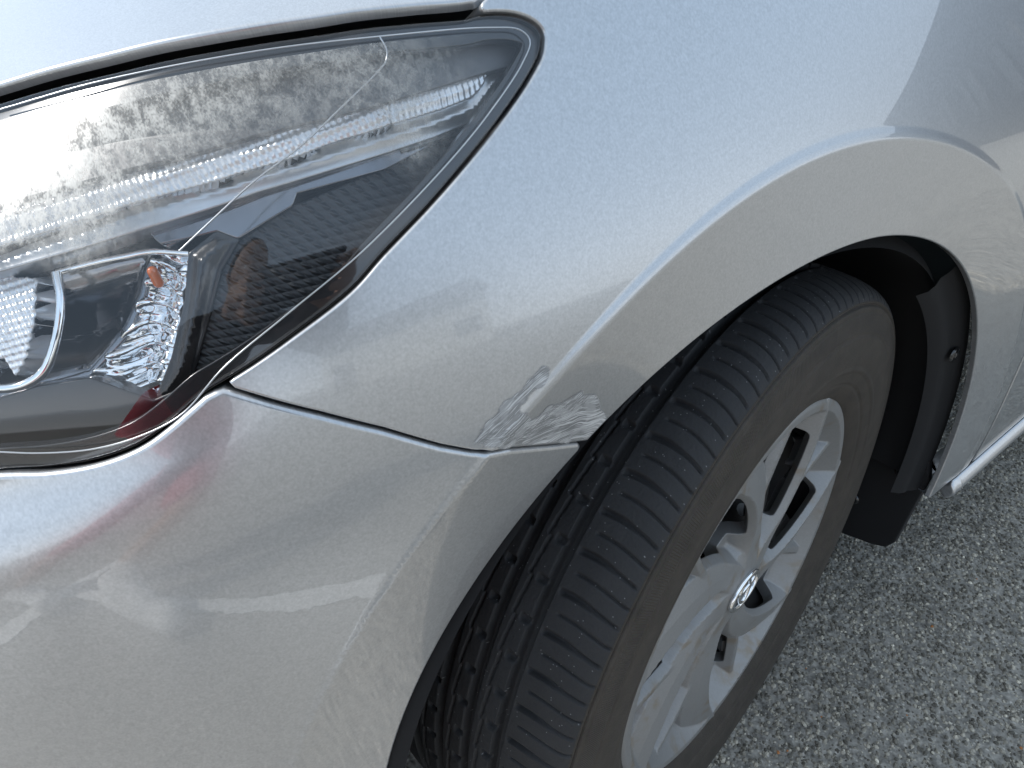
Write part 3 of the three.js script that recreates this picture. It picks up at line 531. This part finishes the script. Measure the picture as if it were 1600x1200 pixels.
// the other three wheels, plainer: they only show from another position
{
  const t = new THREE.TorusGeometry(0.245, 0.08, 24, 64); t.scale(1, 1, 1.15);
  const disc = new THREE.LatheGeometry([[0, 0.07], [0.12, 0.075], [0.19, 0.06], [0.2, 0.07], [0.205, 0.06]].map(p => new THREE.Vector2(...p)), 48); disc.rotateX(Math.PI / 2);
  const rm = new THREE.MeshStandardMaterial({ color: RGB(0.03, 0.03, 0.03), roughness: 0.8 });
  for (const [n, x, z, ry] of [['rear_wheel', 2.6, 0.01, 0], ['rear_wheel', 2.6, -1.49, Math.PI], ['front_wheel', 0, -1.48, Math.PI + 0.16]]) { const w = group(n, car); w.position.set(x, 0.325, z); w.rotation.y = ry; mesh('tyre', t, rm, w); mesh('wheel_cover', disc, satin, w); }
}

// ------------------------------------------------------------------ ground
{
  const asphalt = canvasTex(1024, 1024, (i, j) => {
    const big = fbm(i / 128, j / 128, 8, 5, 101), n = fbm(i / 6, j / 6, 0, 2, 111), s = hash2(i >> 1, j >> 1, 13);
    const v = 0.225 + 0.06 * (big - 0.5) + 0.26 * (n - 0.5) + 0.07 * (s - 0.5) + (s > 0.985 ? 0.16 : 0);
    return [v * 1.06, v * 1.0, v * 0.88];
  }, { rep: [1 / 1.1, 1 / 1.1] });
  const rough = canvasTex(1024, 1024, (i, j) => [fbm(i / 6, j / 6, 0, 3, 121)], { rep: [1 / 0.9, 1 / 0.9] });
  const g = new THREE.PlaneGeometry(600, 600).rotateX(-Math.PI / 2), a = g.attributes.uv, p = g.attributes.position; for (let i = 0; i < a.count; i++) a.setXY(i, p.getX(i), p.getZ(i));
  const o = mesh('asphalt_ground', g, new THREE.MeshStandardMaterial({ map: asphalt, roughness: 0.9, bumpMap: rough, bumpScale: 0.003 })); o.userData.kind = 'structure';
  // aggregate stones standing out of the binder around the car
  const st = new THREE.IcosahedronGeometry(1, 0), cnt = 85000, im = new THREE.InstancedMesh(st, new THREE.MeshStandardMaterial({ roughness: 0.8 }), cnt), M = new THREE.Matrix4(), Q = new THREE.Quaternion(), E = new THREE.Euler(), c = new THREE.Color();
  for (let k = 0; k < cnt; k++) {
    const x = 0.0 + 1.7 * rnd(), z = -0.3 + 0.95 * rnd(), r = 0.0012 + 0.0028 * rnd() ** 2 + (rnd() < 0.004 ? 0.002 : 0);
    Q.setFromEuler(E.set(rnd() * 6, rnd() * 6, rnd() * 6)); M.compose(V(x, -r * 0.25, z), Q, V(r * (0.8 + 0.7 * rnd()), r * 0.8, r)); im.setMatrixAt(k, M);
    const b = rnd(), v = b < 0.99 ? 0.08 + 0.34 * rnd() ** 1.8 : 0.4 + 0.3 * rnd(); const w = rnd() < 0.0008; im.setColorAt(k, w ? c.setRGB(0.4, 0.16, 0.05) : c.setRGB(v * 1.12, v * 1.03, v * 0.84));
  }
  im.name = 'asphalt_aggregate'; im.userData.kind = 'stuff'; im.userData.label = 'coarse grey and white stone chips in the asphalt surface'; im.userData.category = 'gravel'; im.castShadow = im.receiveShadow = true; scene.add(im);
}

// painted parking lines: worn edges, laid 4 mm above the asphalt
{
  const white = new THREE.MeshStandardMaterial({ color: RGB(0.76, 0.76, 0.74), roughness: 0.85 });
  const line = (x0, z0, x1, z1, w, k) => {
    const L = Math.hypot(x1 - x0, z1 - z0), n = Math.ceil(L / 0.012), s = new THREE.Shape(), a = [], b = [];
    for (let i = 0; i <= n; i++) { const t = i / n * L; a.push([t, w / 2 + 0.03 * (fbm(t * 40, k, 0, 3, 7) - 0.5)]); b.push([t, -w / 2 + 0.03 * (fbm(t * 40, k + 9, 0, 3, 8) - 0.5)]); }
    [...a, ...b.reverse()].forEach((p, i) => i ? s.lineTo(...p) : s.moveTo(...p));
    const g = new THREE.ShapeGeometry(s).rotateX(-Math.PI / 2).rotateY(-Math.atan2(z1 - z0, x1 - x0)).translate(x0, 0.004, z0);
    const o = mesh('painted_line', g, white); o.userData.kind = 'structure';
  };
  line(-0.3, 0.75, -1.34, 0.73, 0.055, 1); line(-1.375, -2.2, -1.36, 1.25, 0.06, 2); line(-1.34, -2.2, 4, -2.2, 0.06, 4);
}

// ------------------------------------------------------------------ buildings across the car park (mirrored in the fender)
function building(name, label, x, z, turn, w, d, h, wallC, roofC, gable, wins) {
  const b = group(name); b.position.set(x, 0, z); b.rotation.y = turn; tag(b, label, 'building');
  const n = canvasTex(128, 128, (i, j) => { const v = 0.9 + 0.2 * (fbm(i / 16, j / 16, 8, 4, 151) - 0.5); return wallC.map(c => c * v); });
  const wm = new THREE.MeshStandardMaterial({ map: n, roughness: 0.9 }), rm = new THREE.MeshStandardMaterial({ color: RGB(...roofC), roughness: 0.8 }), fm = new THREE.MeshStandardMaterial({ color: RGB(0.07, 0.07, 0.07), roughness: 0.6 });
  mesh('wall', new THREE.BoxGeometry(w, h, d).translate(0, h / 2, 0), wm, b);
  if (gable) {
    const s = new THREE.Shape([[-d / 2 - 0.5, 0], [d / 2 + 0.5, 0], [0, gable]].map(p => new THREE.Vector2(...p)));
    mesh('roof', new THREE.ExtrudeGeometry(s, { depth: w + 0.8, bevelEnabled: false }).translate(0, 0, -w / 2 - 0.4).rotateY(Math.PI / 2).translate(0, h + 0.003, 0), rm, b);
  } else mesh('roof', new THREE.BoxGeometry(w + 0.1, 0.3, d + 0.1).translate(0, h + 0.153, 0), rm, b);
  for (const [wx, wy, ww, wh, door] of wins) {
    const p = group(door ? 'door' : 'window', b); p.position.set(wx, wy, -d / 2 - 0.02);
    mesh('frame', mergeGeometries([[0, wh / 2, ww + 0.12, 0.07], [0, -wh / 2, ww + 0.12, 0.07], [-ww / 2, 0, 0.07, wh], [ww / 2, 0, 0.07, wh], [0, 0, 0.05, wh]].map(([fx, fy, fw, fh]) => new THREE.BoxGeometry(fw, fh, 0.09).translate(fx, fy, 0))), fm, p);
    mesh(door ? 'leaf' : 'pane', new THREE.BoxGeometry(ww, wh, 0.02).translate(0, 0, 0.005), door ? rm : new THREE.MeshStandardMaterial({ color: RGB(0.03, 0.035, 0.04), roughness: 0.5 }), p);
  }
  return b;
}
building('white_house', 'white rendered house with a dark gable roof across the car park', 1.0, 24, 0, 9, 7, 3.9, [0.66, 0.65, 0.61], [0.1, 0.095, 0.09], 1.6, [[3.2, 1.7, 1.3, 1.1], [-3.4, 1.06, 0.95, 2.05, 1]]);
building('grey_warehouse', 'long dark grey flat-roofed commercial building with a row of windows', 19.6, 5.2, 2.517, 19, 8, 3.6, [0.06, 0.062, 0.066], [0.05, 0.05, 0.05], 0, [[-7.5, 1.9, 1.8, 1.3], [-4.5, 1.9, 1.8, 1.3], [-1.5, 1.15, 1.2, 2.2, 1], [1.5, 1.9, 1.8, 1.3], [4.5, 1.9, 1.8, 1.3], [7.5, 1.9, 1.8, 1.3]]);

// ------------------------------------------------------------------ the photographer, mirrored in bumper, fender and lamp
function blob(sdf, lo, hi, cell, mat) {             // mesh of sdf < 0
  const half = Math.max(hi[0] - lo[0], hi[1] - lo[1], hi[2] - lo[2]) / 2, c = [0, 1, 2].map(k => (lo[k] + hi[k]) / 2), n = Math.min(120, Math.ceil(half * 2 / cell) + 4);
  const mc = new MarchingCubes(n, mat, false, false, 400000); mc.isolation = 0;
  for (let k = 0; k < n; k++) for (let j = 0; j < n; j++) for (let i = 0; i < n; i++) mc.field[i + j * n + k * n * n] = -sdf(c[0] + (i - n / 2) / (n / 2) * half, c[1] + (j - n / 2) / (n / 2) * half, c[2] + (k - n / 2) / (n / 2) * half);
  mc.update();
  const g = new THREE.BufferGeometry(), m = mc.count * 3, p = mc.positionArray.slice(0, mc.count * 3), nn = mc.normalArray.slice(0, mc.count * 3);
  for (let i = 0; i < p.length; i++) p[i] = p[i] * half + c[i % 3];
  g.setAttribute('position', new THREE.BufferAttribute(p, 3)); g.setAttribute('normal', new THREE.BufferAttribute(nn, 3)); return g;
}
const seg = (a, b, ra, rb) => { const ex = b[0] - a[0], ey = b[1] - a[1], ez = b[2] - a[2], l = ex * ex + ey * ey + ez * ez; return (x, y, z) => { const t = clamp(((x - a[0]) * ex + (y - a[1]) * ey + (z - a[2]) * ez) / l, 0, 1); return Math.hypot(x - a[0] - ex * t, y - a[1] - ey * t, z - a[2] - ez * t) - lerp(ra, rb, t); }; };
const join = (list, k) => (x, y, z) => { let d = list[0](x, y, z); for (let i = 1; i < list.length; i++) d = smin(d, list[i](x, y, z), k); return d; };
{
  const person = group('person'); person.position.set(-1.2, 0, 0.8); tag(person, 'person in black long-sleeved shirt and red shorts leaning in to photograph the car', 'person');
  const o = [-1.2, 0, 0.8], J = (x, y, z) => [x - o[0], y - o[1], z - o[2]];
  const skinC = new THREE.MeshStandardMaterial({ color: RGB(0.42, 0.25, 0.17), roughness: 0.6 }), red = new THREE.MeshStandardMaterial({ color: RGB(0.42, 0.02, 0.04), roughness: 0.85 }), dark = new THREE.MeshStandardMaterial({ color: RGB(0.02, 0.02, 0.025), roughness: 0.9 }), white = new THREE.MeshStandardMaterial({ color: RGB(0.7, 0.7, 0.69), roughness: 0.7 }), hairM = new THREE.MeshStandardMaterial({ color: RGB(0.02, 0.015, 0.012), roughness: 0.7 });
  const hipC = J(-1.17, 0.84, 0.92), chest = J(-0.92, 1.06, 0.86), neck = J(-0.8, 1.16, 0.82), head = J(-0.735, 1.25, 0.755);
  const hR = J(-1.08, 0.82, 0.97), hL = J(-1.25, 0.82, 0.84), kR = J(-0.93, 0.46, 0.83), kL = J(-1.36, 0.46, 0.68), aR = J(-1.1, 0.09, 0.69), aL = J(-1.5, 0.09, 0.66);
  const sR = J(-0.72, 1.09, 0.97), sL = J(-0.97, 1.09, 0.73), eR = J(-0.47, 0.93, 0.83), eL = J(-0.85, 0.87, 0.56), wR = J(-0.42, 0.915, 0.53), wL = J(-0.6, 0.92, 0.4);
  const toR = J(-0.93, 0.04, 0.645), toL = J(-1.33, 0.04, 0.62);
  const torso = [seg(hipC, chest, 0.135, 0.145), seg(chest, neck, 0.13, 0.06), seg(sR, sL, 0.07, 0.07)];
  const legs = [seg(hR, kR, 0.088, 0.058), seg(kR, aR, 0.055, 0.036), seg(hL, kL, 0.088, 0.058), seg(kL, aL, 0.055, 0.036)];
  const arms = [seg(sR, eR, 0.052, 0.04), seg(eR, wR, 0.039, 0.027), seg(sL, eL, 0.052, 0.04), seg(eL, wL, 0.039, 0.027)];
  const hd = [seg(neck, head, 0.055, 0.06), seg(head, J(-0.715, 1.28, 0.745), 0.085, 0.088), seg(J(-0.69, 1.21, 0.71), head, 0.045, 0.07)];
  const feet = [seg(aR, toR, 0.036, 0.03), seg(aL, toL, 0.036, 0.03)];
  mesh('body', blob(join([...torso, ...legs, ...arms, ...hd, ...feet], 0.03), [-0.45, -0.02, -0.5], [0.95, 1.45, 0.35], 0.013, skinC), skinC, person);
  const shirtS = join([...torso, seg(sR, eR, 0.06, 0.048), seg(eR, wR, 0.046, 0.034), seg(sL, eL, 0.06, 0.048), seg(eL, wL, 0.046, 0.034)], 0.035);
  mesh('shirt', blob((x, y, z) => Math.max(shirtS(x, y, z) - 0.014, Math.hypot(x - neck[0], y - neck[1] - 0.05, z - neck[2]) * -1 + 0.08), [-0.3, 0.65, -0.5], [0.9, 1.35, 0.4], 0.011, dark), dark, person);
  const mid = (a, b, t) => a.map((v, i) => lerp(v, b[i], t));
  const shortS = join([seg(hipC, mid(hipC, chest, 0.15), 0.145, 0.14), seg(hR, mid(hR, kR, 0.72), 0.105, 0.092), seg(hL, mid(hL, kL, 0.72), 0.105, 0.092)], 0.03);
  mesh('shorts', blob(shortS, [-0.4, 0.4, -0.3], [0.35, 1.1, 0.4], 0.012, red), red, person);
  const eyeDir = [0.6, -0.42, -0.68];
  mesh('hair', blob((x, y, z) => { const dx = x - head[0] - 0.01, dy = y - head[1] - 0.028, dz = z - head[2] + 0.006; return Math.max(Math.hypot(dx, dy, dz) - 0.099, (dx * eyeDir[0] + (dy - 0.055) * 0.75 + dz * eyeDir[2]) * 0 + (dx * eyeDir[0] + dy * -0.9 + dz * eyeDir[2]) - 0.018); }, [head[0] - 0.13, head[1] - 0.12, head[2] - 0.13], [head[0] + 0.13, head[1] + 0.15, head[2] + 0.13], 0.005, hairM), hairM, person);
  { // face: nose, eyes, ears
    const f = V(...eyeDir).normalize(), c = V(...head).add(V(0.012, 0.012, -0.008)), rt = f.clone().cross(V(0, 1, 0)).normalize(), up = rt.clone().cross(f), at = (a, b, d) => c.clone().addScaledVector(rt, a).addScaledVector(up, b).addScaledVector(f, d);
    const ball = (p, r, sx = 1, sy = 1) => { const g = new THREE.SphereGeometry(r, 16, 12); g.scale(sx, sy, 1); return g.translate(p.x, p.y, p.z); };
    mesh('nose', new THREE.ConeGeometry(0.014, 0.05, 10).applyQuaternion(new THREE.Quaternion().setFromUnitVectors(V(0, 1, 0), up)).translate(...at(0, -0.018, 0.088).toArray()), skinC, person);
    for (const e of [0.085, -0.085]) mesh('ear', ball(at(e, -0.01, -0.01), 0.026, 0.5, 1), skinC, person);
    mesh('eye', ball(at(0.032, 0.005, 0.076), 0.011), white, person); mesh('eye', ball(at(-0.032, 0.005, 0.076), 0.011), white, person);
    mesh('mouth', ball(at(0, -0.052, 0.076), 0.015, 1.4, 0.35), new THREE.MeshStandardMaterial({ color: RGB(0.3, 0.09, 0.08), roughness: 0.6 }), person);
  }
  for (const [a, t] of [[aR, toR], [aL, toL]]) {
    const heel = [a[0] - (t[0] - a[0]) * 0.25, 0.04, a[2] - (t[2] - a[2]) * 0.25], s = join([seg(heel, t, 0.045, 0.043), seg([a[0], 0.11, a[2]], mid(a, t, 0.5), 0.05, 0.045)], 0.02);
    mesh('shoe', blob((x, y, z) => Math.max(s(x, y, z), 0.001 - y), [a[0] - 0.2, 0, a[2] - 0.2], [a[0] + 0.32, 0.25, a[2] + 0.25], 0.006, white), white, person);
    mesh('sock', blob((x, y, z) => Math.max(seg(a, [lerp(a[0], (a === aR ? kR : kL)[0], 0.25), lerp(a[1], (a === aR ? kR : kL)[1], 0.25), lerp(a[2], (a === aR ? kR : kL)[2], 0.25)], 0.041, 0.046)(x, y, z), 0), [a[0] - 0.12, 0.03, a[2] - 0.12], [a[0] + 0.15, 0.3, a[2] + 0.15], 0.006, white), white, person);
  }
  // hands: palm and five fingers folded round the phone's edges
  for (const sd of [1, -1]) {
    const grip = CP.clone().addScaledVector(CF, -0.014).addScaledVector(CR, sd > 0 ? 0.118 : -0.038).addScaledVector(CU, -0.01), wr = V(...(sd > 0 ? wR : wL)), toL3 = v => [v.x - o[0], v.y - o[1], v.z - o[2]];
    const w3 = [wr.x, wr.y, wr.z], pal = grip.clone().addScaledVector(CF, -0.05).addScaledVector(CR, sd * 0.025), list = [seg(w3, toL3(pal), 0.027, 0.026), seg(toL3(pal), toL3(grip.clone().addScaledVector(CF, -0.02).addScaledVector(CR, sd * 0.02)), 0.026, 0.018)];
    for (let k = 0; k < 4; k++) { const r = grip.clone().addScaledVector(CU, 0.03 - 0.02 * k).addScaledVector(CR, sd * 0.014), m = r.clone().addScaledVector(CF, 0.006), t = m.clone().addScaledVector(CR, -sd * (0.02 + 0.004 * (k === 1 ? 2 : k === 3 ? -1 : 1))).addScaledVector(CF, -0.004); list.push(seg(toL3(pal.clone().addScaledVector(CU, 0.02 - 0.014 * k)), toL3(r), 0.0095, 0.009), seg(toL3(r), toL3(t), 0.0085, 0.0075)); }
    const th = grip.clone().addScaledVector(CF, -0.016).addScaledVector(CU, -0.045); list.push(seg(toL3(pal.clone().addScaledVector(CU, -0.03)), toL3(th), 0.012, 0.01), seg(toL3(th), toL3(th.clone().addScaledVector(CR, -sd * 0.03).addScaledVector(CU, 0.02)), 0.0095, 0.008));
    const g3 = toL3(pal); mesh('hand', blob(join(list, 0.006), g3.map(v => v - 0.11), g3.map(v => v + 0.11), 0.0035, skinC), skinC, person);
  }
  // phone, its lens at the camera's place
  const ph = group('smartphone'); tag(ph, 'dark smartphone held up in both hands over the bonnet', 'phone'); ph.position.copy(CP).addScaledVector(CF, -0.016).addScaledVector(CR, 0.04); ph.quaternion.copy(camera.quaternion);
  mesh('case', new RoundedBoxGeometry(0.15, 0.074, 0.008, 3, 0.0035), dark, ph);
  mesh('screen', new THREE.BoxGeometry(0.142, 0.068, 0.0006).translate(0, 0, 0.0045), new THREE.MeshStandardMaterial({ color: RGB(0.02, 0.02, 0.02), roughness: 0.1 }), ph);
}
renderer.render(scene, camera);
